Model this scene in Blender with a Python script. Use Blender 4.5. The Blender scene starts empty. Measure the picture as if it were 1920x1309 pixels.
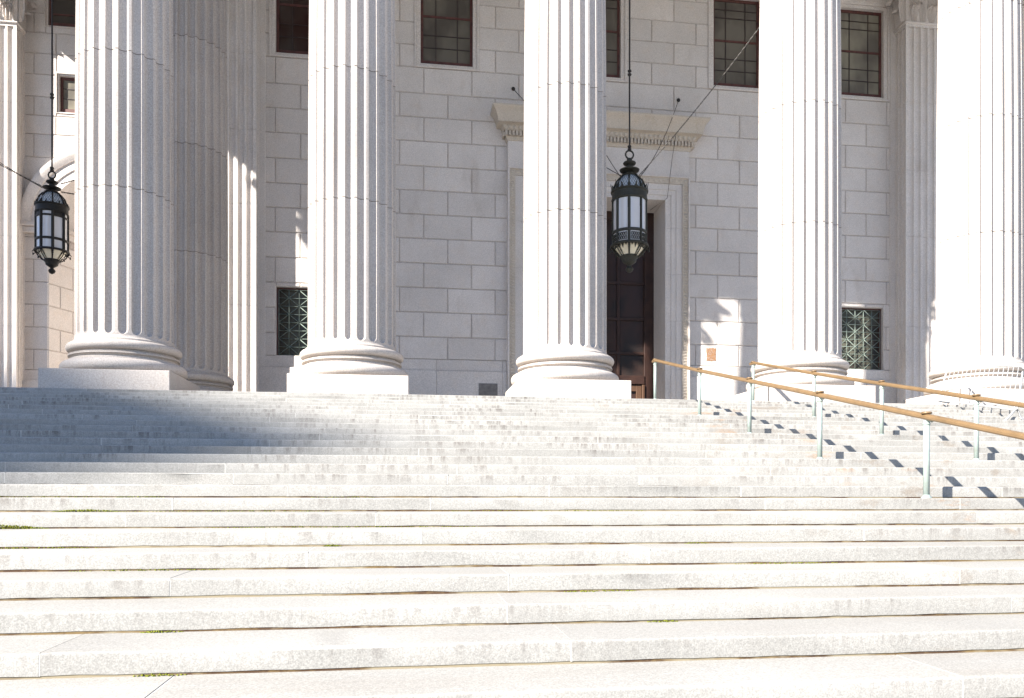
import bpy, math, random
from mathutils import Vector, Matrix
R = math.radians
random.seed(11)
S = bpy.context.scene

# ------------------------------------------------------------------ camera
PSI = 0.1436
cam_d = bpy.data.cameras.new("camera")
cam = bpy.data.objects.new("camera", cam_d)
S.collection.objects.link(cam)
cam_d.sensor_width = 36.0
cam_d.lens = 1559.056 / 1920 * 36.0
cam_d.shift_x = -27.68 / 1920
cam_d.shift_y = (930.70 - 654.5) / 1920
cam_d.clip_start = 0.05
cam_d.clip_end = 2000
cam.matrix_world = (Matrix.Translation((0, 0, 1.6)) @ Matrix.Rotation(-PSI, 4, 'Z')
                    @ Matrix.Rotation(R(90), 4, 'X') @ Matrix.Rotation(0.001, 4, 'Z'))
S.camera = cam

# ------------------------------------------------------------------ sky + sun
SUN_AZ, SUN_EL = R(57.0), R(33.2)          # measured from the facade's normal towards the left
sun_dir = Vector((-math.sin(SUN_AZ) * math.cos(SUN_EL), -math.cos(SUN_AZ) * math.cos(SUN_EL), math.sin(SUN_EL)))
w = bpy.data.worlds.new("World"); S.world = w; w.use_nodes = True
nt = w.node_tree; nt.nodes.clear()
sky = nt.nodes.new('ShaderNodeTexSky'); sky.sky_type = 'NISHITA'; sky.sun_disc = False
sky.sun_elevation = SUN_EL; sky.sun_rotation = math.atan2(sun_dir.x, sun_dir.y)
sky.air_density = 1.0; sky.dust_density = 0.3; sky.ozone_density = 2.0
bg = nt.nodes.new('ShaderNodeBackground'); bg.inputs[1].default_value = 0.07
wo = nt.nodes.new('ShaderNodeOutputWorld')
tint = nt.nodes.new('ShaderNodeVectorMath'); tint.operation = 'MULTIPLY'; tint.inputs[1].default_value = (.91, .97, 1.12)   # camera white balance set for the sun
nt.links.new(sky.outputs[0], tint.inputs[0]); nt.links.new(tint.outputs[0], bg.inputs[0]); nt.links.new(bg.outputs[0], wo.inputs[0])
sl = bpy.data.lights.new("sun", 'SUN'); sl.energy = 5.0; sl.angle = R(0.53); sl.color = (1.0, 0.945, 0.865)
so = bpy.data.objects.new("sun", sl); S.collection.objects.link(so)
so.rotation_euler = sun_dir.to_track_quat('Z', 'Y').to_euler(); so.location = sun_dir * 60
S.view_settings.view_transform = 'Standard'; S.view_settings.look = 'None'
S.view_settings.gamma = 1.0; S.view_settings.exposure = 1.95
S.cycles.diffuse_bounces = 6; S.cycles.max_bounces = 10

# ------------------------------------------------------------------ constants (metres)
CZ = 1.6
D, RS, P0, Z0 = .55, .121, 4.193, -.8611 + CZ     # stair going, rise, first inner corner
FZ = Z0 + 24 * RS                                  # portico floor
NOSE = P0 + 23 * D
WALL = 27.6
WING = 32.05
COLY = 18.40
DOORX = 6.40

# ------------------------------------------------------------------ mesh builder
def lerp(a, b, t): return a + (b - a) * t

class MB:
    def __init__(s): s.v = []; s.f = []; s.m = []; s.t = []; s.sm = []
    def vert(s, p): s.v.append(tuple(p)); return len(s.v) - 1
    def face(s, idx, m=0, t=1.0, smooth=False):
        s.f.append(tuple(idx)); s.m.append(m); s.t.append(t); s.sm.append(smooth)
    def quad(s, a, b, c, d, m=0, t=1.0):
        i = [s.vert(p) for p in (a, b, c, d)]; s.face(i, m, t)
    def hexa(s, P, m=0, t=1.0):
        """P: 8 points, bottom ring 0-3 counter clockwise, top ring 4-7"""
        i = [s.vert(p) for p in P]
        for q in ((3, 2, 1, 0), (4, 5, 6, 7), (0, 1, 5, 4), (1, 2, 6, 5), (2, 3, 7, 6), (3, 0, 4, 7)):
            s.face([i[k] for k in q], m, t)
    def box(s, x0, x1, y0, y1, z0, z1, m=0, t=1.0):
        s.hexa([(x0, y0, z0), (x1, y0, z0), (x1, y1, z0), (x0, y1, z0), (x0, y0, z1), (x1, y0, z1), (x1, y1, z1), (x0, y1, z1)], m, t)
    def cbox(s, x0, x1, y0, y1, z0, z1, c=.01, m=0, t=1.0):
        """chamfered box"""
        P = {}
        for ix, x in ((0, x0), (1, x1)):
            for iy, y in ((0, y0), (1, y1)):
                for iz, z in ((0, z0), (1, z1)):
                    sx, sy, sz = (c if ix == 0 else -c), (c if iy == 0 else -c), (c if iz == 0 else -c)
                    P[ix, iy, iz] = (s.vert((x, y + sy, z + sz)), s.vert((x + sx, y, z + sz)), s.vert((x + sx, y + sy, z)))
        def F(l): s.face(l, m, t)
        for a in (0, 1):
            q = [(a, 0, 0), (a, 1, 0), (a, 1, 1), (a, 0, 1)]
            F([P[k][0] for k in (q if a else q[::-1])])
            q = [(0, a, 0), (1, a, 0), (1, a, 1), (0, a, 1)]
            F([P[k][1] for k in (q[::-1] if a else q)])
            q = [(0, 0, a), (1, 0, a), (1, 1, a), (0, 1, a)]
            F([P[k][2] for k in (q if a else q[::-1])])
        for a in (0, 1):
            for b in (0, 1):
                e = [P[a, b, 0][0], P[a, b, 1][0], P[a, b, 1][1], P[a, b, 0][1]]
                F(e if (a == b) else e[::-1])
                e = [P[a, 0, b][0], P[a, 1, b][0], P[a, 1, b][2], P[a, 0, b][2]]
                F(e[::-1] if (a == b) else e)
                e = [P[0, a, b][1], P[1, a, b][1], P[1, a, b][2], P[0, a, b][2]]
                F(e if (a == b) else e[::-1])
        for k, (a, b, c3) in P.items():
            F([a, b, c3] if (sum(k) % 2 == 0) else [a, c3, b])
    def rings(s, rings, m=0, t=1.0, smooth=True, close=True, cap0=False, cap1=False, mats=None, tones=None):
        ids = [[s.vert(p) for p in r] for r in rings]
        n = len(ids[0])
        for k in range(len(ids) - 1):
            a, b = ids[k], ids[k + 1]
            mm = mats[k] if mats else m
            if tones: t = tones[k]
            for j in range(n if close else n - 1):
                j2 = (j + 1) % n
                s.face((a[j], a[j2], b[j2], b[j]), mm, t, smooth)
        if cap0: s.face(ids[0][::-1], m, t)
        if cap1: s.face(ids[-1], m, t)
    def lathe(s, prof, c=(0, 0, 0), n=48, m=0, t=1.0, smooth=True, cap=True):
        rr = [[(c[0] + r * math.cos(2 * math.pi * j / n), c[1] + r * math.sin(2 * math.pi * j / n), c[2] + z) for j in range(n)] for r, z in prof]
        s.rings(rr, m, t, smooth, True, cap and prof[0][0] > 1e-4, cap and prof[-1][0] > 1e-4)
    def tube(s, pts, r, n=8, m=0, t=1.0, closed=False, sq=None):
        pts = [Vector(p) for p in pts]; rr = []
        N = len(pts)
        for i, p in enumerate(pts):
            if closed: d = pts[(i + 1) % N] - pts[i - 1]
            else: d = pts[min(i + 1, N - 1)] - pts[max(i - 1, 0)]
            d.normalize()
            up = Vector((0, 0, 1)) if abs(d.z) < .9 else Vector((0, 1, 0))
            a = d.cross(up).normalized(); b = a.cross(d).normalized()
            ri = r[i] if isinstance(r, (list, tuple)) else r
            if sq:
                rr.append([p + a * x + b * y for x, y in sq])
            else:
                rr.append([p + a * (ri * math.cos(2 * math.pi * k / n)) + b * (ri * math.sin(2 * math.pi * k / n)) for k in range(n)])
        if closed: rr.append(rr[0])
        s.rings(rr, m, t, sq is None, True, not closed, not closed)
    def ball(s, c, rx, ry=None, rz=None, n=8, k=6, m=0, t=1.0):
        ry = rx if ry is None else ry; rz = rx if rz is None else rz
        rr = []
        for i in range(k + 1):
            a = -math.pi / 2 + math.pi * i / k
            q = max(math.cos(a), .02)
            rr.append([(c[0] + rx * q * math.cos(2 * math.pi * j / n), c[1] + ry * q * math.sin(2 * math.pi * j / n), c[2] + rz * math.sin(a)) for j in range(n)])
        s.rings(rr, m, t)
    def pillow(s, O, U, V, N, u0, u1, v0, v1, g=.007, ch=.022, dep=.03, m=0, t=1.0):
        """one ashlar block face with chamfered joints; front on the plane, skirt going back"""
        O, U, V, N = Vector(O), Vector(U), Vector(V), Vector(N)
        a = [O + U * x + V * y - N * dep for x, y in ((u0 + g, v0 + g), (u1 - g, v0 + g), (u1 - g, v1 - g), (u0 + g, v1 - g))]
        h = g + ch
        b = [O + U * x + V * y for x, y in ((u0 + h, v0 + h), (u1 - h, v0 + h), (u1 - h, v1 - h), (u0 + h, v1 - h))]
        ia = [s.vert(p) for p in a]; ib = [s.vert(p) for p in b]
        s.face(ib, m, t)
        for k in range(4): s.face((ia[k], ia[(k + 1) % 4], ib[(k + 1) % 4], ib[k]), m, t)
    def build(s, name, mats, parent=None, sharp=None, recalc=False):
        me = bpy.data.meshes.new(name)
        me.from_pydata(s.v, [], s.f)
        mats = mats if isinstance(mats, (list, tuple)) else [mats]
        for k in mats: me.materials.append(k)
        me.polygons.foreach_set('material_index', s.m)
        me.polygons.foreach_set('use_smooth', s.sm)
        at = me.attributes.new('tone', 'FLOAT', 'FACE'); at.data.foreach_set('value', s.t)
        if recalc:
            import bmesh
            bm = bmesh.new(); bm.from_mesh(me); bmesh.ops.remove_doubles(bm, verts=bm.verts, dist=1e-5)
            bmesh.ops.recalc_face_normals(bm, faces=bm.faces); bm.to_mesh(me); bm.free()
        me.update()
        if sharp: me.set_sharp_from_angle(angle=R(sharp))
        o = bpy.data.objects.new(name, me); S.collection.objects.link(o)
        if parent: o.parent = parent
        return o

def empty(name, loc=(0, 0, 0)):
    o = bpy.data.objects.new(name, None); o.location = loc; o.empty_display_size = .2
    S.collection.objects.link(o); return o
def tag(o, label=None, cat=None, group=None, kind=None):
    if label: o['label'] = label
    if cat: o['category'] = cat
    if group: o['group'] = group
    if kind: o['kind'] = kind
    return o

# ------------------------------------------------------------------ materials
def mat(name):
    m = bpy.data.materials.new(name); m.use_nodes = True
    n = m.node_tree; n.nodes.clear()
    out = n.nodes.new('ShaderNodeOutputMaterial'); b = n.nodes.new('ShaderNodeBsdfPrincipled')
    n.links.new(b.outputs[0], out.inputs[0])
    return m, n, b
class NB:
    def __init__(s, n): s.n = n
    def new(s, t, **kw):
        x = s.n.nodes.new(t)
        for k, v in kw.items(): setattr(x, k, v)
        return x
    def link(s, a, b): s.n.links.new(a, b)
    def pos(s): return s.new('ShaderNodeNewGeometry').outputs['Position']
    def noise(s, vec, scale=(1, 1, 1), detail=3, rough=.5):
        mp = s.new('ShaderNodeMapping'); mp.inputs['Scale'].default_value = scale
        s.link(vec, mp.inputs[0])
        t = s.new('ShaderNodeTexNoise'); t.inputs['Scale'].default_value = 1.0
        t.inputs['Detail'].default_value = detail; t.inputs['Roughness'].default_value = rough
        s.link(mp.outputs[0], t.inputs['Vector']); return t.outputs['Fac']
    def rng(s, v, a, b, c, d, smooth=False):
        x = s.new('ShaderNodeMapRange'); x.clamp = True
        if smooth: x.interpolation_type = 'SMOOTHSTEP'
        for i, q in enumerate((a, b, c, d)): x.inputs[i + 1].default_value = q
        s.link(v, x.inputs[0]); return x.outputs[0]
    def math(s, op, a, b=None):
        x = s.new('ShaderNodeMath', operation=op)
        for i, q in enumerate((a, b)):
            if q is None: continue
            if isinstance(q, (int, float)): x.inputs[i].default_value = q
            else: s.link(q, x.inputs[i])
        return x.outputs[0]
    def mix(s, f, a, b, mode='MIX'):
        x = s.new('ShaderNodeMix', data_type='RGBA', blend_type=mode)
        for i, q in ((0, f), (6, a), (7, b)):
            if isinstance(q, (int, float)): x.inputs[i].default_value = q
            elif isinstance(q, tuple): x.inputs[i].default_value = (*q, 1)
            else: s.link(q, x.inputs[i])
        return x.outputs[2]
    def scale(s, col, f):
        x = s.new('ShaderNodeVectorMath', operation='SCALE'); s.link(col, x.inputs[0])
        if isinstance(f, (int, float)): x.inputs['Scale'].default_value = f
        else: s.link(f, x.inputs['Scale'])
        return x.outputs[0]
    def bump(s, h, b, strength=.4, dist=.01):
        x = s.new('ShaderNodeBump'); x.inputs['Strength'].default_value = strength; x.inputs['Distance'].default_value = dist
        s.link(h, x.inputs['Height']); s.link(x.outputs[0], b.inputs['Normal'])

def stone(name, base, dirt=(.20, .17, .14), dirt_amt=.35, speck=.22, rough=.75, streak=(5, 5, .5), bump=.25, block=.0):
    m, n, b = mat(name); q = NB(n); p = q.pos()
    big = q.noise(p, (.55, .55, .55), 4, .6)
    mid = q.noise(p, (3, 3, 3), 4, .6)
    fine = q.noise(p, (95, 95, 95), 2, .7)
    grain = q.noise(p, (38, 38, 38), 2, .6)
    stk = q.noise(p, streak, 4, .65)
    att = q.new('ShaderNodeAttribute', attribute_name='tone').outputs['Fac']
    col = q.mix(q.rng(big, .35, .65, 0, 1), tuple(c * .93 for c in base), tuple(min(1, c * 1.05) for c in base))
    warm = (base[0] * 1.03, base[1] * .965, base[2] * .90)
    col = q.mix(q.rng(mid, .5, .75, 0, .55), col, warm)
    col = q.mix(q.rng(stk, .56, .80, 0, dirt_amt), col, dirt)
    k = q.math('MULTIPLY', q.rng(fine, .3, .7, 1 - speck, 1 + speck), q.rng(grain, .3, .7, 1 - speck * .6, 1 + speck * .6))
    k = q.math('MULTIPLY', k, att)
    col = q.scale(col, k)
    q.link(col, b.inputs['Base Color'])
    b.inputs['Roughness'].default_value = rough
    b.inputs['Specular IOR Level'].default_value = .25
    h = q.math('ADD', q.math('MULTIPLY', fine, .4), q.math('MULTIPLY', mid, .8))
    q.bump(h, b, bump, .012)
    return m

def plain(name, col, rough=.5, metal=0.0, spec=.5, var=.15, vs=9.0, bump=0.0, col2=None):
    m, n, b = mat(name); q = NB(n); p = q.pos()
    f = q.noise(p, (vs, vs, vs), 4, .6)
    c2 = col2 or tuple(c * (1 - var * 2) for c in col)
    q.link(q.mix(q.rng(f, .4, .72, 0, 1), col, c2), b.inputs['Base Color'])
    b.inputs['Roughness'].default_value = rough; b.inputs['Metallic'].default_value = metal
    b.inputs['Specular IOR Level'].default_value = spec
    if bump: q.bump(f, b, bump, .01)
    return m

M = {}
M['granite'] = stone('granite_column', (.385, .348, .317), dirt=(.22, .19, .165), dirt_amt=.34, speck=.26, streak=(6, 6, .3), bump=.2)
M['wall'] = stone('granite_wall', (.55, .508, .475), dirt=(.36, .30, .25), dirt_amt=.45, speck=.26, streak=(1.6, 1.6, .7), bump=.15)
M['carved'] = stone('carved_stone', (.46, .405, .34), dirt=(.34, .27, .19), dirt_amt=.5, bump=.3)
M['drum'] = plain('drum_joint', (.20, .17, .15), .9, var=.2)
M['joint'] = plain('mortar_joint', (.42, .37, .34), .9, var=.2)
M['grout'] = plain('pale_grout', (.36, .35, .325), .9, var=.1)
M['window_red'] = plain('window_paint_red', (.085, .025, .019), .55, var=.25, vs=6)
M['muntin'] = plain('muntin_paint', (.030, .016, .013), .5, var=.2)
M['bronze'] = plain('bronze_green', (.040, .042, .033), .6, .25, .4, vs=25, col2=(.028, .024, .018), bump=.3)
M['bronze_dark'] = plain('bronze_dark', (.020, .019, .017), .6, .2, .3, vs=25, bump=.3)
M['iron'] = plain('cable_iron', (.035, .03, .027), .6, .3, var=.3, vs=40)
M['chain'] = plain('bare_chain', (.12, .113, .105), .45, .6, var=.3, vs=40)
M['opal'] = plain('opal_glass', (.54, .545, .56), .12, 0, .5, var=.015, vs=3)
M['cream'] = plain('cream_glass', (.72, .67, .52), .2, 0, .5, var=.05, vs=5)
M['dome_glass'] = plain('leaded_glass', (.50, .56, .62), .12, 0, .6, var=.1, vs=12)
M['post'] = plain('mint_paint', (.235, .285, .265), .4, 0, .4, var=.05, vs=14, col2=(.20, .225, .20))
M['rail'] = plain('rail_bronze', (.165, .105, .052), .40, .15, .4, var=.12, vs=5)
M['fence'] = plain('galvanised_steel', (.36, .365, .37), .45, .2, .5, var=.08, vs=20)
M['grille'] = plain('grille_verdigris', (.17, .21, .185), .6, .1, .3, vs=15, col2=(.10, .125, .11))
M['wood'] = plain('dark_oak', (.036, .017, .012), .5, 0, .3, vs=3, col2=(.022, .011, .009))
M['oak'] = plain('mid_oak', (.085, .045, .026), .45, 0, .4, vs=3, col2=(.07, .036, .018))
M['brass'] = plain('brass', (.60, .42, .14), .3, .9, .5, var=.1)
M['vent'] = plain('vent_metal', (.20, .185, .175), .6, .2, var=.2)
M['medal'] = stone('tympanum', (.40, .35, .27), dirt_amt=.4)
M['pave'] = stone('pavement', (.40, .39, .37), dirt_amt=.4, streak=(.6, .6, .6))
M['floor'] = stone('portico_paving', (.55, .53, .50), dirt_amt=.3, streak=(.8, .8, .8))
M['tower'] = plain('tower_stone', (.38, .35, .31), .8, var=.1, vs=.3)

def glass(name, col, col2, sc, rough=.08, spec=.5):
    m, n, b = mat(name); q = NB(n); p = q.pos()
    f = q.noise(p, sc, 3, .5)
    q.link(q.mix(q.rng(f, .42, .6, 0, 1), col, col2), b.inputs['Base Color'])
    b.inputs['Roughness'].default_value = rough; b.inputs['Specular IOR Level'].default_value = spec
    return m
M['glass'] = glass('window_glass', (.20, .185, .145), (.115, .105, .09), (.9, .9, .6), .08, .4)
M['glass_red'] = glass('window_glass_dark', (.035, .016, .014), (.06, .052, .046), (.7, .7, .4), .08, .4)
M['glass_mid'] = glass('window_glass_mid', (.13, .118, .098), (.085, .075, .065), (.9, .9, .6), .08, .4)
M['glass_lit'] = glass('grille_glass', (.085, .085, .066), (.034, .028, .024), (.8, .8, .55), .15, .12)
M['glass_dark'] = glass('door_glass', (.042, .024, .019), (.024, .018, .016), (1, 1, .7), .25, .15)

def steps_material():
    m, n, b = mat('granite_steps'); q = NB(n); p = q.pos()
    sep = q.new('ShaderNodeSeparateXYZ'); q.link(p, sep.inputs[0])
    nor = q.new('ShaderNodeSeparateXYZ'); q.link(q.new('ShaderNodeNewGeometry').outputs['Normal'], nor.inputs[0])
    att = q.new('ShaderNodeAttribute', attribute_name='tone').outputs['Fac']
    big = q.noise(p, (.35, .35, .35), 4, .6); mid = q.noise(p, (1.6, 1.2, 3), 4, .6)
    fine = q.noise(p, (120, 120, 120), 2, .7); grain = q.noise(p, (60, 60, 60), 2, .6)
    fr = q.math('FRACT', q.math('DIVIDE', q.math('SUBTRACT', sep.outputs[2], Z0 - RS * 20 - .004), RS))
    riser = q.rng(q.math('MULTIPLY', nor.outputs[1], -1), .6, .9, 0, 1)
    st1 = q.noise(p, (13, .2, 1.5), 5, .75)
    st2 = q.noise(p, (.8, .5, 2.0), 3, .6)
    top = q.rng(fr, .25, .95, .15, 1)
    streak = q.math('MULTIPLY', q.math('MULTIPLY', q.rng(st1, .48, .60, 0, 1), q.rng(st2, .40, .60, .12, 1)), q.math('MULTIPLY', top, riser))
    base = (.45, .44, .41)
    col = q.mix(q.rng(big, .35, .65, 0, 1), (.238, .231, .214), (.264, .256, .237))
    col = q.mix(q.rng(mid, .5, .8, 0, .25), col, (.235, .225, .205))
    col = q.mix(q.math('MULTIPLY', riser, .22), col, (.215, .212, .206))
    col = q.mix(q.math('MULTIPLY', streak, q.rng(sep.outputs[2], 1.0, 2.2, .45, .85)), col, (.105, .092, .082))
    # rusty runs around the rail feet and a few worn blotches
    rust = q.noise(p, (1.1, 1.3, 5), 4, .7)
    near = q.math('MULTIPLY', q.rng(sep.outputs[0], 4.6, 5.2, 0, 1), q.rng(sep.outputs[0], 5.3, 6.6, 1, 0))
    col = q.mix(q.math('MULTIPLY', q.rng(rust, .56, .68, 0, .75), near), col, (.26, .15, .075))
    spall = q.noise(p, (1.6, 1.1, 3.2), 6, .72)
    right = q.rng(sep.outputs[0], 2.5, 5.0, .15, 1)
    col = q.mix(q.math('MULTIPLY', q.rng(spall, .56, .64, 0, .6), q.math('MULTIPLY', right, riser)), col, (.185, .155, .125))
    foot = q.noise(p, (.5, 3.0, 1), 4, .6)
    col = q.mix(q.math('MULTIPLY', q.rng(foot, .48, .72, 0, .42), q.rng(nor.outputs[2], .8, .95, 0, 1)), col, (.225, .205, .175))
    k = q.math('MULTIPLY', q.rng(fine, .3, .7, .84, 1.16), q.rng(grain, .3, .7, .90, 1.10))
    q.link(q.scale(col, q.math('MULTIPLY', k, att)), b.inputs['Base Color'])
    b.inputs['Roughness'].default_value = .8; b.inputs['Specular IOR Level'].default_value = .2
    h = q.math('ADD', q.math('MULTIPLY', grain, .5), q.math('ADD', q.math('MULTIPLY', mid, 1.6), q.math('MULTIPLY', fine, .2)))
    q.bump(h, b, q.rng(nor.outputs[2], .3, .9, .16, .08) if False else .17, .012)
    return m
M['steps'] = steps_material()
def dirt_material():
    m, n, b = mat('joint_dirt'); q = NB(n); p = q.pos()
    a = q.noise(p, (1.3, 1, 3), 4, .7); c = q.noise(p, (5, 3, 9), 4, .7)
    col = q.mix(q.rng(c, .45, .6, 0, 1), (.055, .028, .012), (.14, .095, .04))
    col = q.mix(q.rng(a, .47, .56, 0, 1), col, (.21, .175, .115))
    q.link(col, b.inputs['Base Color']); b.inputs['Roughness'].default_value = .95
    return m
M['dirt'] = dirt_material()
M['moss'] = plain('moss', (.15, .16, .02), .95, 0, .1, vs=60, col2=(.05, .06, .012))

# ------------------------------------------------------------------ ground and steps
g = MB(); g.quad((-300, -300, 0), (300, -300, 0), (300, 300, 0), (-300, 300, 0))
tag(g.build('ground', M['pave']), kind='structure')

SX0, SX1 = -24.0, 36.0
st = MB(); core = MB(); dirt = MB(); grout = MB()
for k in range(-5, 25):
    py = P0 + (k - 1) * D                     # riser face of tread k
    z1 = Z0 + k * RS; zb = z1 - RS
    x = SX0 - random.random() * 2; pg = .003
    while x < SX1:
        L = random.choice((2.1, 2.6, 3.1, 3.6)) + random.uniform(-.2, .2)
        dz = random.uniform(-.0015, .001); dy = random.uniform(-.0015, .0015)
        t = random.uniform(.93, 1.05)
        nx = max(2, int(L / .16))
        gw = random.choice((.0025, .0035, .006))
        a, b2 = x + pg, x + L - gw; pg = gw
        grout.box(x + L - gw - .002, x + L + gw + .002, py + .0004, py + D + .02, zb + .012, z1 - .0022)
        # riser + worn nose as a little strip of rings along x, edge wobble gives chipped arrises
        prof_rows = []; lf = 0.0
        for i in range(nx + 1):
            xx = lerp(a, b2, i / nx)
            lf = .8 * lf + random.gauss(0, .0022); wv = lf + random.gauss(0, .0022); wz = -abs(lf) * .5 + random.gauss(0, .0014)
            if random.random() < .05: wv += random.uniform(.004, .012); wz -= random.uniform(.002, .008)
            dep = D + .03 if k < 24 else .9
            lo = zb + (.011 if k <= 8 else .004) + abs(random.gauss(0, .0028))
            prof_rows.append([(xx, py + dy + dep, z1 + dz), (xx, py + dy + .022, z1 + dz), (xx, py + dy + .007 + wv, z1 + dz - .0018 + wz),
                              (xx, py + dy + .003 + wv * .6, z1 + dz - .006 + wz), (xx, py + dy, z1 + dz - .016), (xx, py + dy, lo), (xx, py + dy + .05, lo)])
        ids = [[st.vert(p) for p in r] for r in prof_rows]
        for i in range(nx):
            for j in range(6):
                st.face((ids[i][j], ids[i][j + 1], ids[i + 1][j + 1], ids[i + 1][j]), 0, t, True)
        st.face(ids[0][::-1], 0, t); st.face(ids[-1], 0, t)
        x += L
    core.box(SX0 - 2, SX1 + 2, py + .013, py + D + .06, zb - .3, z1 - .007)
    dirt.box(SX0 - 2, SX1 + 2, py + .0045, py + .03, zb - .02, zb + .022)
steps = st.build('stone_steps', [M['steps']], sharp=50); tag(steps, kind='structure')
tag(core.build('step_bed', M['grout']), kind='structure')
tag(grout.build('step_grout', M['grout']), kind='structure')
tag(dirt.build('step_joint_dirt', M['dirt']), kind='structure')
fl = MB()
yy = NOSE + .9
row = 0
while yy < WING + 3:
    xx = SX0 + (row % 2) * .75 - 2
    while xx < SX1:
        fl.pillow((0, 0, FZ), (1, 0, 0), (0, 1, 0), (0, 0, 1), xx, xx + 1.5, yy, min(yy + 1.0, WING + 3), .003, .004, .006, t=random.uniform(.92, 1.05)); xx += 1.5
    yy += 1.0; row += 1
fl.box(SX0 - 2, SX1 + 2, NOSE + .3, WING + 3, FZ - .5, FZ - .006)
tag(fl.build('portico_floor', M['floor']), kind='structure')

# moss in the step joints
ms = MB()
def moss(x0, x1, k, dens=1.0, hi=.02):
    y = P0 + k * D; z = Z0 + k * RS
    for _ in range(int((x1 - x0) * 420 * dens)):
        xx = random.uniform(x0, x1)
        e = 1 - abs((xx - (x0 + x1) / 2) / ((x1 - x0) / 2)) ** 2
        r = random.uniform(.0022, .0055)
        ms.ball((xx, y - random.uniform(.0, .016) * (.4 + e), z + random.uniform(.0, hi) * e), r * 1.4, r, r * .9, 5, 3, t=random.uniform(.7, 1.2))
for a in ((-2.4, -.6, 6, .22, .008), (-1.6, .6, 5, .2, .008), (-3.9, -2.6, 7, .18, .007), (.4, 2.2, 6, .15, .007), (-3.2, -2.2, 4, .3, .009), (-2.2, -1.2, 3, .25, .008), (2.4, 3.2, 3, .25, .008), (1.0, 1.5, 2, .4, .01), (-3.55, -2.75, 5, 1.8, .032), (-3.9, -3.6, 5, .8, .014), (-2.95, -2.40, 6, 1.4, .02), (-3.7, -3.2, 4, 1.8, .03), (-3.98, -3.72, 3, 1, .016), (-2.62, -2.2, 7, .5, .012), (-3.3, -3.05, 3, .4, .012),
          (-.62, -.48, 4, 1, .014), (-1.42, -1.2, 1, .9, .012), (-.9, -.3, 7, .25, .01), (-2.9, -2.5, 2, .5, .008), (1.4, 1.6, 1, .6, .01), (2.2, 2.4, 4, .4, .01), (-1.3, -1.05, 0, .5, .01)):
    moss(*a)
tag(ms.build('moss', M['moss']), kind='stuff')

# ------------------------------------------------------------------ columns
def leaf(mb, O, out, side, w, h, reach, m=0, t=1.0, n=9):
    """acanthus leaf: O base point, out/side unit vectors"""
    O, out, side = Vector(O), Vector(out), Vector(side); up = Vector((0, 0, 1))
    rows = []
    for i in range(n + 1):
        s_ = i / n
        ang = max(0, (s_ - .62) / .38) * math.pi * .95
        z = h * min(s_, .80) / .8 * .9 + (math.sin(ang) * h * .10 if ang else 0)
        if s_ > .8: z -= (s_ - .8) / .2 * h * .17
        o = reach * (.18 * s_ + (1 - math.cos(ang)) * .5)
        ww = w * (.62 + .38 * math.sin(math.pi * min(1, s_ * 1.05) * .8)) * (1 - .55 * max(0, s_ - .6) / .4) * (.86 + .14 * abs(math.sin(s_ * math.pi * 4)))
        r = []
        for j in range(-4, 5):
            f = j / 4
            rib = .085 * w * math.cos(f * math.pi * 4) * (1 - .3 * abs(f)) - .22 * w * f * f + .03 * w * math.sin(s_ * math.pi * 8) * abs(f)
            r.append(O + side * (ww * f * .5) + up * (z - .05 * h * f * f * s_) + out * (o + rib + .06 * w))
        rows.append(r)
    mb.rings(rows, m, t, True, False)

def shaft_mesh(r0, z_fb, z_top, nfl=24):
    mb = MB()
    H = z_top - 1.12
    def rad(z):
        tt = max(0, (z - 1.12) / H); return r0 - .13 * tt ** 3
    wf = math.pi / nfl * .76                     # half angular flute width
    hb = .095                                    # height of the rounded end
    joints = [4.12, 6.84, 9.55, 12.25]
    rows = [(1.055, .985, 0), (1.095, .985, 0), (1.10, .968, 0), (1.125, .947, 0), (1.16, r0, 0)]
    for q in (0.02, .12, .3, .5, .7, .85, 1.0):
        z = z_fb + hb * (1 - math.cos(q * math.pi / 2)) if q < 1 else z_fb + hb
        rows.append((z, rad(z), math.sqrt(max(0.0004, 1 - ((z_fb + hb - z) / hb) ** 2))))
    zs = []
    for k in range(1, 13): zs.append(z_fb + hb + (z_top - .25 - z_fb - hb) * k / 13)
    mats = []
    allz = sorted(zs + [j + e for j in joints for e in (-.0075, -.0065, .0065, .0075)])
    for z in allz:
        grv = any(abs(z - j) < .007 for j in joints)
        rows.append((z, rad(z) - (.010 if grv else 0), 1.0))
    for q in (0, .3, .6, .85, .98):
        z = z_top - .25 + .095 * q
        rows.append((z, rad(z), math.sqrt(max(.0004, 1 - q * q))))
    rows += [(z_top - .12, rad(z_top), 0), (z_top - .08, rad(z_top) + .03, 0)]
    rr = []
    for z, r, wsc in rows:
        ring = []
        for k in range(nfl):
            c = -math.pi / 2 + 2 * math.pi * k / nfl
            half = math.pi / nfl
            wk = wf * wsc
            dp = .082 * wsc
            ring.append((c - half, 0.0)); ring.append((c - lerp(half, wk, .93), 0.0))
            for j in range(-4, 5):
                f = j / 4
                ring.append((c + wk * math.sin(f * math.pi / 2), dp * math.sqrt(max(0, 1 - math.sin(f * math.pi / 2) ** 2))))
            ring.append((c + lerp(half, wk, .93), 0.0))
        rr.append([((r - d) * math.cos(a), (r - d) * math.sin(a), z) for a, d in ring])
    mt = []
    for i in range(len(rows) - 1):
        zc = (rows[i][0] + rows[i + 1][0]) / 2
        mt.append(1 if any(abs(zc - j) < .0071 for j in joints) else 0)
    dt = [1.0, .955, 1.03, .97, 1.04, 1.0]
    tn = [dt[sum(1 for j in joints if (rows[i][0] + rows[i + 1][0]) / 2 > j)] for i in range(len(rows) - 1)]
    mb.rings(rr, mats=mt, cap0=True, cap1=True, tones=tn)
    return mb

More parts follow.
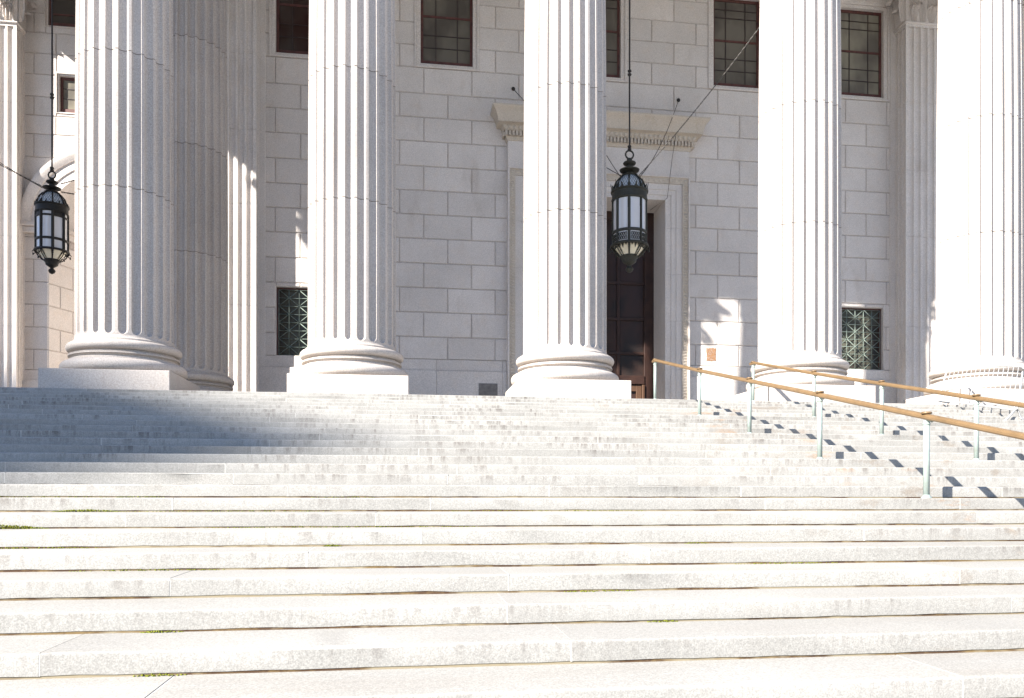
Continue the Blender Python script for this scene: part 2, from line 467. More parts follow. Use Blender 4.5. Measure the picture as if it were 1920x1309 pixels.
def arc(cr, cz, rad, a0, a1, n=9):
    return [(cr + rad * math.cos(R(lerp(a0, a1, i / n))), cz + rad * math.sin(R(lerp(a0, a1, i / n)))) for i in range(n + 1)]
def base_mesh():
    p = [(.9, .426), (1.02, .426)]
    p += arc(1.085, .553, .127, -90, 90, 12)
    p += [(1.062, .682), (1.062, .712)]
    p += [(1.03, .716), (1.005, .735), (1.0, .752), (1.012, .768), (1.045, .776)]
    p += [(1.058, .778)] + arc(1.05, .793, .014, -80, 80, 5) + [(1.05, .808), (1.058, .812), (1.058, .822), (1.04, .826)]
    p += [(1.005, .835), (.985, .852), (.985, .862), (1.0, .872)]
    p += arc(1.012, .963, .092, -90, 90, 12) + [(.992, 1.056), (.9, 1.056)]
    mb = MB(); mb.lathe(p, n=72, cap=False); return mb
def capital_mesh(zb, r):
    mb = MB()
    mb.lathe([(r + .0, zb), (r + .06, zb + .02), (r + .07, zb + .06), (r + .05, zb + .1), (r - .02, zb + .11), (r - .03, zb + .3), (r, zb + 1.2), (r + .12, zb + 1.8), (r + .28, zb + 2.0)], n=40)
    for ring, (h, w, off, rc) in enumerate(((.78, .56, 0, .26), (1.36, .56, .5, .34))):
        for k in range(8):
            a = 2 * math.pi * (k + off) / 8
            o = Vector((math.cos(a), math.sin(a), 0)); s_ = Vector((-math.sin(a), math.cos(a), 0))
            leaf(mb, o * (r - .02) + Vector((0, 0, zb + .11)), o, s_, w, h, rc)
    for k in range(4):
        a = math.pi / 4 + k * math.pi / 2
        o = Vector((math.cos(a), math.sin(a), 0)); s_ = Vector((-math.sin(a), math.cos(a), 0))
        pts = []
        for i in range(26):
            q = i / 25; th = q * math.pi * 3.2; rr_ = .2 * (1 - q * .8)
            pts.append(o * (r + .42 + rr_ * math.cos(th + .4)) + Vector((0, 0, zb + 1.74 + rr_ * math.sin(th + .4))))
        pts = [o * (r + .02) + Vector((0, 0, zb + 1.1)), o * (r + .2) + Vector((0, 0, zb + 1.5))] + pts
        mb.tube(pts, .055, 6)
    # abacus with hollow sides
    ring = []
    for k in range(4):
        a0 = math.pi / 4 + k * math.pi / 2
        for q in range(8):
            u = q / 8; c0 = Vector((math.cos(a0), math.sin(a0), 0)) * 1.62; c1 = Vector((math.cos(a0 + math.pi / 2), math.sin(a0 + math.pi / 2), 0)) * 1.62
            p = c0.lerp(c1, u); mid = (c0 + c1) / 2
            p = p - mid.normalized() * (.22 * math.sin(u * math.pi)); ring.append(p)
    mb.rings([[Vector((p.x * s_, p.y * s_, z)) for p in ring] for s_, z in ((.9, zb + 1.98), (.97, zb + 2.06), (1, zb + 2.1), (1, zb + 2.28))], smooth=False, cap0=True, cap1=True)
    return mb
CAPZ = 14.5
SOFFIT = CAPZ + 2.28
def make_column(x, y, label, grp):
    root = empty('column', (x, y, FZ))
    tag(root, label, 'column', grp, 'thing')
    mb = MB(); mb.cbox(-1.21, 1.21, -1.21, 1.21, -.02, .425, .012); pl = mb.build('plinth', M['granite'], root)
    b = base_mesh().build('moulded_base', M['granite'], root, sharp=48)
    s_ = shaft_mesh(.936, 1.175, CAPZ, 24).build('shaft', [M['granite'], M['drum']], root, sharp=38)
    c = capital_mesh(CAPZ - .005, .80).build('capital', M['granite'], root, sharp=45)
    return root
proto = None
COLS = [(-15.15, COLY, 'fluted column at the far left end of the portico corner', 0),
        (-15.15, 22.8, 'unseen fluted column added behind the far left corner column to shade the left lantern', 0),  # out of view, added to keep direct sun off the left lantern
        (-10.48, COLY, 'fluted column left of the shaded plinth column', 0),
        (-5.82, COLY, 'fluted column whose plinth stands partly in blue shadow, beside the left lantern', 1),
        (-1.168, COLY, 'fluted column on a bright plinth covering the left barred window', 1),
        (3.525, COLY, 'fluted column standing before the left side of the tall doorway', 1),
        (9.12, COLY, 'fluted column behind the top of the right handrail', 1),
        (13.74, COLY, 'fluted column behind the metal crowd barrier', 1),
        (18.40, COLY, 'fluted column beyond the barrier at the right end of the steps', 0),
        (-5.61, 22.8, 'shaded fluted column standing in the second row, behind the blue-shadowed one', 1)]
for x, y, lab, vis in COLS:
    if proto is None:
        proto = make_column(x, y, lab, 'fluted columns of the portico'); continue
    o = proto.copy(); S.collection.objects.link(o); o.location = (x, y, FZ); o['label'] = lab
    for ch in list(proto.children):
        c = ch.copy(); S.collection.objects.link(c); c.parent = o
        c.matrix_parent_inverse = ch.matrix_parent_inverse

# ------------------------------------------------------------------ courthouse
CH = empty('courthouse', (DOORX, WALL, FZ))
tag(CH, 'pale granite courthouse front with a tall dark doorway, barred windows and flat ashlar walls', 'building')
def part(mb, name, mats, parent=CH, sharp=None, recalc=False):
    o = mb.build(name, mats, None, sharp, recalc)
    o.parent = parent
    pw = Matrix.Translation(parent.location) if parent.parent is None else parent_world(parent)
    o.matrix_parent_inverse = pw.inverted()
    return o
def parent_world(p):
    # all parts carry identity world transforms
    return Matrix.Identity(4)

def subtract(rects, hole):
    out = []
    h0, h1, k0, k1 = hole
    for a, b, c, d in rects:
        if b <= h0 or a >= h1 or d <= k0 or c >= k1: out.append((a, b, c, d)); continue
        if a < h0: out.append((a, h0, c, d))
        if b > h1: out.append((h1, b, c, d))
        l, r_ = max(a, h0), min(b, h1)
        if c < k0: out.append((l, r_, c, k0))
        if d > k1: out.append((l, r_, k1, d))
    return out
rowz = [2.47, 3.21, 4.02, 4.83, 5.64, 6.45, 7.24, 8.03, 8.83, 9.65, 10.44, 11.23, 12.08, 12.82, 13.56, 14.30, 15.05, 15.8, 16.6, 17.4]
def ashlar(mb, O, U, N, u0, u1, rows, centre, holes, length=1.58, a0=4.27, tone=(.94, 1.05), g=.007, ch=.022):
    V = (0, 0, 1)
    for i in range(len(rows) - 1):
        z0, z1 = rows[i], rows[i + 1]
        off = a0 if i % 2 else a0 + length / 2
        js = [u0, u1]
        for s_ in (-1, 1):
            q = off - 3 * length
            while q < 40:
                x = centre + s_ * q
                if q > 0 and u0 + .15 < x < u1 - .15: js.append(x)
                q += length
        js = sorted(js)
        for a, b in zip(js[:-1], js[1:]):
            if b - a < .1: continue
            rs = [(a, b, z0, z1)]
            for h in holes: rs = subtract(rs, h)
            t = random.uniform(*tone)
            for r_ in rs:
                if r_[1] - r_[0] > .09 and r_[3] - r_[2] > .09: mb.pillow(O, U, V, N, *r_, g, ch, .032, t=t)
def core_wall(mb, X0, X1, Y0, Y1, z0, z1, holes, m=1):
    rs = [(X0, X1, z0, z1)]
    for h in holes: rs = subtract(rs, h)
    for a, b, c, d in rs: mb.box(a, b, Y0, Y1, FZ + c, FZ + d, m)

# bays
WIN = [(-3.32, 1), (1.307, 1), (6.36, 1), (11.39, 1), (16.02, 1)]     # upper windows, x centre
WH = 1.072                                                            # half width of stone frame
WB, WT = 12.08, 15.60
GR = [(-3.13, 'l'), (15.85, 'r')]                                     # barred windows
GH = 1.03
holes = [(x - WH + .02, x + WH - .02, WB + .02, WT - .02) for x, _ in WIN]
holes += [(x - GH, x + GH, 2.47, 4.70) for x, _ in GR]
DO = (3.31, 9.56)                                                     # door surround outer
holes_door = (DO[0] + .05, DO[1] - .05, -1, 9.70)
PL, PR = -5.63, 18.25                                                 # pilaster centres
PWD = .98
wl = MB()
ashlar(wl, (0, WALL, FZ), (1, 0, 0), (0, -1, 0), PL, PR, rowz, DOORX, holes + [holes_door])
core_wall(wl, PL - 1.4, PR + 1.4, WALL + .03, WALL + .5, 0, 18.9, holes + [holes_door], 1)
# plain band (ledge) and base course
for a, b in ((PL, DO[0]), (DO[1], PR)):
    x = a
    while x < b - .05:
        e = min(b, x + 2.2)
        wl.cbox(x + .002, e - .002, WALL - .03, WALL + .2, FZ + 2.10, FZ + 2.465, .012, t=random.uniform(.95, 1.04))
        wl.cbox(x + .002, e - .002, WALL - .11, WALL + .2, FZ - .05, FZ + 2.095, .014, t=random.uniform(.94, 1.03))
        x = e
part(wl, 'wall', [M['wall'], M['joint']])

# ---- pilasters
def pilaster(cx, front, wall, half, name='pilaster', ret=(1, 1)):
    mb = MB()
    nF, nS = 7, 3
    segs = [0.9, 3.92, 7.08, 9.4, 11.78, 14.42]
    def outline(flw):
        pts = []
        def run(p, q, n, ox, oy):
            L = math.hypot(q[0] - p[0], q[1] - p[1]); ux, uy = (q[0] - p[0]) / L, (q[1] - p[1]) / L
            e = .07; w_ = (L - 2 * e) / n; fw = w_ * .76
            pts.append(p)
            for k in range(n):
                c = e + w_ * (k + .5)
                for j in range(-4, 5):
                    s_ = math.sin(j / 4 * math.pi / 2)
                    d = .42 * fw * math.sqrt(max(0, 1 - s_ * s_)) * flw
                    u = c + fw / 2 * s_
                    pts.append((p[0] + ux * u + ox * d, p[1] + uy * u + oy * d))
        run((cx - half, wall + .05), (cx - half, front), nS, 1, 0)
        run((cx - half, front), (cx + half, front), nF, 0, 1)
        run((cx + half, front), (cx + half, wall + .05), nS, -1, 0)
        pts.append((cx + half, wall + .05))
        return pts
    op = outline(1.0)
    for a, b in zip(segs[:-1], segs[1:]):
        mb.rings([[(x, y, FZ + z) for x, y in op] for z in (a + .004, b - .004)], smooth=False, cap0=True, cap1=True)
    o0 = outline(0.0)
    mb.rings([[(x, y, FZ + z) for x, y in o0] for z in (14.42, 14.5)], smooth=False, cap0=True, cap1=True)
    mb.box(cx - half + .13, cx + half - .13, front + .12, wall + .1, FZ + .9, FZ + 14.4, 1)
    for e, z0, z1 in ((.24, -.02, .43), (.2, .43, .68), (.12, .68, .80), (.13, .8, 1.05), (.04, 1.05, 1.14)):
        mb.cbox(cx - half - e, cx + half + e, front - e, wall + .04, FZ + z0, FZ + z1 - .002, .02)
    p = part(mb, name, [M['wall'], M['joint']])
    # capital
    c = MB(); zb = FZ + 14.5
    e = .06
    c.cbox(cx - half - e, cx + half + e, front - e, wall + .04, zb, zb + .09, .03)
    c.box(cx - half + .02, cx + half - .02, front + .02, wall + .04, zb + .09, zb + 2.0)
    for h, w_, offs, rc in ((.56, .50, (-.68, 0, .68), .34), (1.10, .54, (-1.0, -.34, .34, 1.0), .42), (1.7, .5, (-.68, 0, .68), .4)):
        for u in offs:
            leaf(c, (cx + u * half, front + .02, zb + .09), (0, -1, 0), (1, 0, 0), w_, h, rc)
        for s_ in (-1, 1):
            for v in ((.05, .55) if .9 < h < 1.5 else (.3,)):
                leaf(c, (cx + s_ * (half - .02), front + v, zb + .09), (s_, 0, 0), (0, s_, 0), w_ * .95, h, rc * .8)
    for s_ in (-1, 1):
        pts = []
        for i in range(22):
            q = i / 21; th = q * math.pi * 3; rr_ = .2 * (1 - q * .8)
            pts.append((cx + s_ * (half + .12 + rr_ * math.cos(th)), front - .16, zb + 1.72 + rr_ * math.sin(th)))
        c.tube(pts, .05, 6)
    c.cbox(cx - half - .3, cx + half + .3, front - .3, wall + .04, zb + 1.98, zb + 2.28, .03)
    part(c, 'carved_capital', M['wall'], p, sharp=60)
    return p
pilaster(PL, 26.88, WALL, PWD)
pilaster(PR, 26.88, WALL, PWD)
pilaster(-14.53, 31.42, WING, PWD)
# narrow backing strips beside the pilasters
for xa, xb in ((PL + PWD, PL + PWD + .16), (PR - PWD - .16, PR - PWD)):
    bs = MB(); bs.cbox(xa - .01, xb, WALL - .05, WALL + .1, FZ + 1.1, FZ + 16.7, .008)
    part(bs, 'pilaster_backing', M['wall'])


# ---- upper windows
def sash_window(cx, zb, zt, half, wall, glass_mat, gap=.24, name='window', fr=.14, vq=(.27, .73), hq=((.155, .012), (.30, .012), (.52, .035), (.80, .012), (.90, .012))):
    f = MB()
    o, i1 = half, half - fr * .55
    yo = wall - .035
    zq0, zq1 = FZ + zb, FZ + zt
    # outer architrave, two steps
    f.cbox(cx - o, cx - i1, yo, wall + .3, zq0, zq1, .01); f.cbox(cx + i1, cx + o, yo, wall + .3, zq0, zq1, .01)
    f.cbox(cx - i1, cx + i1, yo + .003, wall + .3, zq0 + .002, zq0 + fr * .5, .01); f.cbox(cx - i1, cx + i1, yo + .003, wall + .3, zq1 - fr, zq1, .01)
    i2 = i1 - fr * .95
    zz0, zz1 = zq0 + fr * .5, zq1 - fr
    f.cbox(cx - i1, cx - i2, yo + .05, wall + .32, zz0, zz1, .008); f.cbox(cx + i2, cx + i1, yo + .05, wall + .32, zz0, zz1, .008)
    f.cbox(cx - i2, cx + i2, yo + .053, wall + .32, zz0, zz0 + fr * .6, .008); f.cbox(cx - i2, cx + i2, yo + .053, wall + .32, zz1 - fr * .8, zz1, .008)
    w_ = part(f, name, M['wall'])
    z0, z1 = zz0 + fr * .6, zz1 - fr * .8
    s_ = MB(); y = wall + gap - .08
    st_ = .085
    s_.cbox(cx - i2, cx - i2 + st_, y, y + .1, z0, z1, .008); s_.cbox(cx + i2 - st_, cx + i2, y, y + .1, z0, z1, .008)
    s_.cbox(cx - i2 + st_, cx + i2 - st_, y + .002, y + .1, z0, z0 + .17, .008); s_.cbox(cx - i2 + st_, cx + i2 - st_, y + .002, y + .1, z1 - .09, z1, .008)
    A, B = cx - i2 + st_, cx + i2 - st_
    ga, gb = z0 + .17, z1 - .09
    mu = MB()
    for q in vq: mu.box(lerp(A, B, q) - .014, lerp(A, B, q) + .014, y + .03, y + .07, ga, gb)
    for q, th in hq:
        (s_ if th > .02 else mu).box(A, B, y + .028, y + .072, lerp(ga, gb, q) - th, lerp(ga, gb, q) + th)
    sa = part(s_, 'sash', M['window_red'], w_)
    part(mu, 'muntins', M['muntin'], w_)
    gl = MB(); gl.box(A - .02, B + .02, y + .05, y + .058, ga - .02, gb + .02)
    part(gl, 'glass', glass_mat, w_)
    bk = MB(); bk.box(cx - i2 - .02, cx + i2 + .02, y + .11, y + .2, z0, z1)
    part(bk, 'blind', M['joint'], w_)
    return w_
for (x, _), gm in zip(WIN, ('glass_red', 'glass_mid', 'glass_mid', 'glass_mid', 'glass')): sash_window(x, WB, WT, WH, WALL, M[gm])

# ---- barred windows
def barred(cx, mark):
    z0, z1 = FZ + 2.47, FZ + 4.70
    f = MB()
    y = WALL + .12
    a, b = cx - GH, cx + GH
    f.box(a - .02, a + .002, WALL + .02, WALL + .45, z0, z1); f.box(b - .002, b + .02, WALL + .02, WALL + .45, z0, z1)
    f.cbox(a - .01, b + .01, WALL + .02, WALL + .45, z1 - .002, z1 + .02, .004)
    f.cbox(a, b, WALL - .022, WALL + .45, z0 - .02, z0 + .012, .006)
    w_ = part(f, 'barred_window', M['wall'])
    s_ = MB(); t = .075
    s_.cbox(a, a + t, y + .05, y + .16, z0 + .012, z1, .006); s_.cbox(b - t, b, y + .05, y + .16, z0 + .012, z1, .006)
    s_.cbox(a + t, b - t, y + .053, y + .16, z0 + .012, z0 + .05, .006); s_.cbox(a + t, b - t, y + .053, y + .16, z1 - t, z1, .006)
    part(s_, 'window_frame', M['window_red'], w_)
    gq = MB()
    A, B, C_, D_ = a + t, b - t, z0 + .05, z1 - t
    nx, nz = 4, 5
    if True:
        nx, nz = 3, 4
    cw, chh = (B - A) / nx, (D_ - C_) / nz
    rb = .014
    def bar(p, q, r_=rb, yo=0): gq.tube([(p[0], y + yo, p[1]), (q[0], y + yo, q[1])], r_, 4)
    for i in range(nx * 2 + 1): bar((A + cw * i / 2, C_), (A + cw * i / 2, D_))
    for j in range(nz * 2 + 1): bar((A, C_ + chh * j / 2), (B, C_ + chh * j / 2), rb, .012)
    for i in range(nx):
        for j in range(nz):
            x0, x1, q0, q1 = A + cw * i, A + cw * (i + 1), C_ + chh * j, C_ + chh * (j + 1)
            bar((x0, q0), (x1, q1), rb, -.012); bar((x0, q1), (x1, q0), rb, -.022)
            gq.ball(((x0 + x1) / 2, y - .02, (q0 + q1) / 2), .035, .02, .035, 8, 4)
    part(gq, 'grille', M['grille'], w_)
    gl = MB(); gl.box(A - .02, B + .02, y + .10, y + .108, C_ - .01, D_ + .01); part(gl, 'glass', M['glass_lit'], w_)
    bk = MB(); bk.box(a, b, y + .18, y + .25, z0, z1); part(bk, 'blind', M['joint'], w_)
for x, m_ in GR: barred(x, m_)

# ---- doorway
def cornice(mb, prof, x0, x1, yf, yw, m=0):
    rr = []
    for o, z in prof:
        rr.append([(x0 - o, yw, FZ + z), (x0 - o, yf - o, FZ + z), (x1 + o, yf - o, FZ + z), (x1 + o, yw, FZ + z)])
    mb.rings(rr, m, 1.0, False, False)
    mb.face([mb.vert(p) for p in rr[0]][::-1], m); mb.face([mb.vert(p) for p in rr[-1]], m)
ds = MB()
YF = WALL - .30
OP = (4.06, 8.74)       # clear opening
OT = 8.08
RB = 28.85              # back of the reveal
x0, x1 = DO
zt = 8.86
# jambs and lintel as stepped architrave: bands (inset from outer edge, projection)
bands = [(0, .30, .02), (.30, .50, .085), (.50, .66, .055), (.66, .755, .12)]
# outer egg moulding carrier
for s_, xa in ((1, x0), (-1, x1)):
    for a, b, dy in ((0.0, .05, -.03), (.05, .25, .03), (.25, .45, .07), (.45, .62, .10), (.62, abs(OP[0] - x0) if s_ > 0 else abs(x1 - OP[1]), .13)):
        xs = sorted((xa + s_ * a, xa + s_ * b))
        zz = zt - a
        cuts = [0, 2.3, 3.95, 5.55, 7.1, zz]
        for q0, q1 in zip(cuts[:-1], cuts[1:]):
            ds.box(xs[0], xs[1], YF + dy, WALL + .2, FZ + q0 + .003, FZ + q1 - (.003 if q1 != zz else 0), 0, random.uniform(.96, 1.03))
for a, b, dy in ((0.0, .05, -.03), (.05, .25, .03), (.25, .45, .07), (.45, .62, .10), (.62, zt - OT, .13)):
    ds.box(x0 + a + .001, x1 - a - .001, YF + dy + .002, WALL + .2, FZ + zt - b, FZ + zt - a - .001)
# reveal
ds.box(OP[0] - .4, OP[0] + .004, WALL + .198, RB + .2, FZ - .05, FZ + OT - .004); ds.box(OP[1] - .004, OP[1] + .4, WALL + .198, RB + .2, FZ - .05, FZ + OT - .004)
ds.box(OP[0] - .4, OP[1] + .4, WALL + .197, RB + .2, FZ + OT - .004, FZ + OT + .4)
# frieze block
ds.cbox(x0 + .002, x1 - .002, YF + .045, WALL + .2, FZ + zt + .002, FZ + 9.80, .006)
sur = part(ds, 'door_surround', [M['wall'], M['carved']])
eg = MB()
def egg(x, z, w_, h_): eg.ball((x, YF + .025, z), w_, .02, h_, 8, 5)
n = 84
for xa in (x0 + .15, x1 - .15):
    eg.box(xa - .1, xa + .1, YF + .022, YF + .04, FZ + .1, FZ + zt - .25)
    for k in range(n):
        z = FZ + .3 + (zt - .5) * k / n
        egg(xa, z, .075, .036); eg.box(xa - .07, xa + .07, YF + .012, YF + .03, z + .044, z + .052)
eg.box(x0 + .05, x1 - .05, YF + .0235, YF + .04, FZ + zt - .25, FZ + zt - .05)
for k in range(34):
    x = x0 + .15 + (x1 - x0 - .3) * k / 33
    egg(x, FZ + zt - .15, .07, .06)
part(eg, 'carved_moulding', M['carved'], sur, sharp=50)
co = MB()
prof = [(0, 9.74), (.03, 9.75), (.04, 9.80), (.07, 9.83), (.07, 9.86), (.075, 9.87), (.075, 10.02), (.14, 10.03), (.16, 10.06), (.20, 10.18), (.22, 10.20), (.34, 10.215), (.36, 10.22), (.365, 10.34), (.38, 10.36), (.40, 10.42), (.44, 10.52), (.50, 10.60), (.55, 10.645), (.56, 10.66), (.56, 10.705), (0, 10.75)]
cprof = [(o, z) for o, z in prof]
cornice(co, cprof, x0, x1, YF + .045, WALL + .1)
k = 0; x = x0 - .1
while x < x1 + .1:
    co.box(x, x + .066, YF + .045 - .175, YF, FZ + 9.862, FZ + 10.012); x += .118
x = x0 - .12
while x < x1 + .14:
    co.ball((x, YF + .045 - .19, FZ + 10.115), .06, .035, .065, 8, 5); x += .17
y = YF
while y < WALL:
    for s_, xx in ((-1, x0 - .17), (1, x1 + .1)): co.box(xx, xx + .07, y, y + .07, FZ + 9.875, FZ + 10.01)
    y += .112
part(co, 'cornice', M['carved'], sur, sharp=40)

# door screen set deep inside the reveal
dr = MB(); yd = RB
def rail_(a, b, z0, z1, dep=.10, m=0): dr.cbox(a, b, yd - dep, yd + .06, FZ + z0, FZ + z1, .012, m)
rail_(OP[0], OP[0] + .35, 0, OT); rail_(OP[1] - .35, OP[1], 0, OT)
rail_(OP[0] + .35, OP[1] - .35, OT - .3, OT - .002, .098)
for q in (5.55, 4.27, 3.05): rail_(OP[0] + .35, OP[1] - .35, q - .05, q + .05, .06)
rail_(OP[0] + .35, OP[1] - .35, 1.95, 2.25, .14)
for x in (5.35, 6.4, 7.45): rail_(x - .05, x + .05, 2.25, OT - .3, .062)
for x in (6.4,): rail_(x - .12, x + .12, 0, 1.95, .1)
door = part(dr, 'door', [M['wood']])
dg = MB(); dg.box(OP[0] + .3, OP[1] - .3, yd + .0, yd + .01, FZ + .05, FZ + OT - .1); part(dg, 'glass', M['glass_dark'], door)
dl = MB()
for a, b in ((4.5, 6.25), (6.55, 8.3)):
    for c0, c1 in ((a, a + .2), (b - .2, b)): dl.cbox(c0, c1, yd - .08, yd - .012, FZ + .02, FZ + 1.93, .01)
    dl.cbox(a + .2, b - .2, yd - .078, yd - .012, FZ + 1.7, FZ + 1.93, .01); dl.cbox(a + .2, b - .2, yd - .078, yd - .012, FZ + .02, FZ + .4, .01)
dl.cbox(8.30, 8.39, yd - .16, yd - .1, FZ + .02, FZ + 1.93, .01)
part(dl, 'door_leaf', M['oak'], door)
for x in (6.2, 6.62):
    hd = MB(); hd.tube([(x, yd - .1, FZ + .9), (x, yd - .16, FZ + .95), (x, yd - .16, FZ + 1.5), (x, yd - .1, FZ + 1.55)], .018, 6)
    part(hd, 'handle', M['brass'], door)
bx = MB(); bx.box(OP[0], OP[1], RB + .3, RB + .5, FZ, FZ + OT)
part(bx, 'door_backing', M['wood'], door)

# vent in the base course
vt = MB()
vt.cbox(2.36, 2.99, WALL - .125, WALL - .08, FZ + 1.30, FZ + 1.70, .006)
for i in range(12): vt.box(2.40, 2.95, WALL - .135, WALL - .12, FZ + 1.325 + i * .03, FZ + 1.34 + i * .03)
part(vt, 'vent_grille', M['vent'])

# ---- left wing wall with the arched recess
ARX, ARI, ARO, SPR = -10.80, 1.95, 2.85, 7.72
wrows = [2.47, 3.21, 4.02, 4.83, 5.64, 6.45, 7.24] + [SPR, SPR + .8, SPR + 1.6, SPR + 2.4] + [10.95, 11.62, 12.3, 13.1, 13.85, 14.6, 15.3, 16.1, 16.9, 17.7]
ah = [(ARX - ARI, ARX + ARI, -1, SPR)]
for a, b in ((0, .8), (.8, 1.6), (1.6, 2.4)):
    hw = math.sqrt(ARI ** 2 - a * a); ah.append((ARX - hw, ARX + hw, SPR + a, SPR + b))
wwin = [(-11.66, .84, 11.72, 13.22), (-11.60, 1.28, 14.82, 17.2)]
wh = ah + [(x - h + .02, x + h - .02, a + .02, b - .02) for x, h, a, b in wwin]
wg = MB()
ashlar(wg, (0, WING, FZ), (1, 0, 0), (0, -1, 0), -14.5, -6.6, wrows, ARX, wh, 1.5, 3.2)
core_wall(wg, -26, -6.4, WING + .03, WING + .6, -.05, 18.9, wh, 1)
wg.cbox(-14.5, ARX - ARI - .01, WING - .03, WING + .2, FZ + 2.10, FZ + 2.465, .012); wg.cbox(-14.5, ARX - ARI - .012, WING - .11, WING + .2, FZ - .05, FZ + 2.095, .014)
wg.box(-7.0, -6.62, WALL + .2, WING + .5, FZ, FZ + 18.9)
part(wg, 'wing_wall', [M['wall'], M['joint']])
av = MB()
def arch_ring(prof, n=40):
    rr = []
    for i in range(n + 1):
        a = math.pi * i / n
        rr.append([(ARX - r * math.cos(a), WING - o, FZ + SPR + r * math.sin(a)) for r, o in prof])
    av.rings(rr, 0, 1, False, False)
arch_ring([(ARI - .001, -.15), (ARI, .05), (ARI + .28, .05), (ARI + .29, .09), (ARI + .56, .09), (ARI + .57, .14), (ARI + .62, .16), (ARI + .74, .22), (ARI + .86, .24), (ARI + .9, .23), (ARO, .0), (ARO, -.2)])
# imposts
for s_ in (-1, 1):
    xs = sorted((ARX + s_ * (ARI - .1), ARX + s_ * ARO))
    av.cbox(xs[0], xs[1], WING - .26, WING + .3, FZ + SPR - .14, FZ + SPR - .001, .02)
    av.cbox(xs[0] + .06, xs[1] - .06, WING - .18, WING + .3, FZ + SPR - .36, FZ + SPR - .142, .03)
arch = part(av, 'archway', M['wall'], sharp=30)
nc = MB()
DEP = 2.3; ARB = ARI - 1.05
sx = Vector((1.05, DEP, 0)); LJ = sx.length; sx.normalize()
nrm = Vector((sx.y, -sx.x, 0))
ashlar(nc, (ARX - ARI, WING, FZ), tuple(sx), tuple(nrm), 0, LJ, [0, .8, 1.6, 2.4, 3.2, 4.0, 4.8, 5.6, 6.4, 7.1], 0, [], 1.15, 1.1)
sx2 = Vector((-sx.x, sx.y, 0)); nrm2 = Vector((-nrm.x, nrm.y, 0))
nc.quad((ARX - ARI - .03, WING + .02, FZ), (ARX - ARB - .03, WING + DEP, FZ), (ARX - ARB - .03, WING + DEP, FZ + SPR), (ARX - ARI - .03, WING + .02, FZ + SPR), 1)
nc.quad((ARX + ARI, WING, FZ), (ARX + ARB, WING + DEP, FZ), (ARX + ARB, WING + DEP, FZ + SPR), (ARX + ARI, WING, FZ + SPR))
nc.box(ARX - ARI - .1, ARX + ARI + .1, WING + DEP, WING + DEP + .2, FZ, FZ + SPR + 2.2)
rr = []
for i in range(33):
    a = math.pi * i / 32
    rr.append([(ARX - ARI * math.cos(a), WING + .05, FZ + SPR + ARI * math.sin(a)), (ARX - ARB * math.cos(a), WING + DEP, FZ + SPR + (ARI - .2) * math.sin(a))])
nc.rings(rr, 0, 1, True, False)
# impost band returning into the recess
for z0, z1, e in ((SPR - .14, SPR, .2), (SPR - .36, SPR - .14, .1)):
    p0 = Vector((ARX - ARI, WING, 0)); p1 = p0 + sx * LJ
    q0, q1 = p0 + nrm * e, p1 + nrm * e
    nc.hexa([(*q0.xy, FZ + z0), (*q1.xy, FZ + z0), (*p1.xy, FZ + z0), (*p0.xy, FZ + z0), (*q0.xy, FZ + z1), (*q1.xy, FZ + z1), (*p1.xy, FZ + z1), (*p0.xy, FZ + z1)])
part(nc, 'niche', [M['wall'], M['joint']], arch)
md = MB()
for r_, t_ in ((.42, .06), (.30, .035)):
    md.tube([(ARX - .95 + r_ * math.cos(a), WING + DEP - .03, FZ + SPR + .42 + r_ * math.sin(a)) for a in [2 * math.pi * i / 28 for i in range(28)]], t_, 8, closed=True)
md.ball((ARX - .95, WING + DEP - .02, FZ + SPR + .42), .12, .08, .12)
part(md, 'medallion', M['medal'], arch, sharp=60)
for x, h, a, b in wwin:
    sash_window(x, a, b, h, WING, M['glass' if h < 1 else 'glass_red'], .2, fr=.065, vq=(.34, .66) if h < 1 else (.5,), hq=((.36, .012), (.70, .012)) if h < 1 else ((.16, .03), (.5, .012)))

# right end wall that closes the portico
rw = MB(); rw.box(19.3, 19.7, WALL + .3, WING + .5, FZ, FZ + 18.9); rw.box(19.7, 38, WING, WING + .5, FZ, FZ + 18.9)
part(rw, 'wing_wall', M['wall'])

# ---- entablature and ceiling
en = MB()
EX0, EX1 = -15.95, 32.0
zA = FZ + SOFFIT
def ent(x0, x1, y0, y1):
    for o, a, b in ((0, 0, .7), (.05, .7, 1.4), (.12, 1.4, 1.6), (.02, 1.6, 2.9), (.3, 2.9, 3.1), (.9, 3.1, 3.6)):
        en.box(x0 - o, x1 + o, y0 - o, y1, zA + a + .001, zA + b)
ent(EX0, EX1, COLY - .8, COLY + .8)
ent(EX0, EX0 + 1.6, COLY + .801, WING + .4)
e2 = part(en, 'entablature', M['granite'])
ce = MB()
ce.box(EX0 + 1.5, EX1, COLY + .7, WING + .4, zA + 2.2, zA + 2.6)
for x in (-10.48, -5.82, -1.168, 3.525, 9.12, 13.74, 18.4):
    ce.box(x - .6, x + .6, COLY + .801, WALL if x > -6.5 else WING, zA + .8, zA + 2.199)
part(ce, 'ceiling', M['wall'])

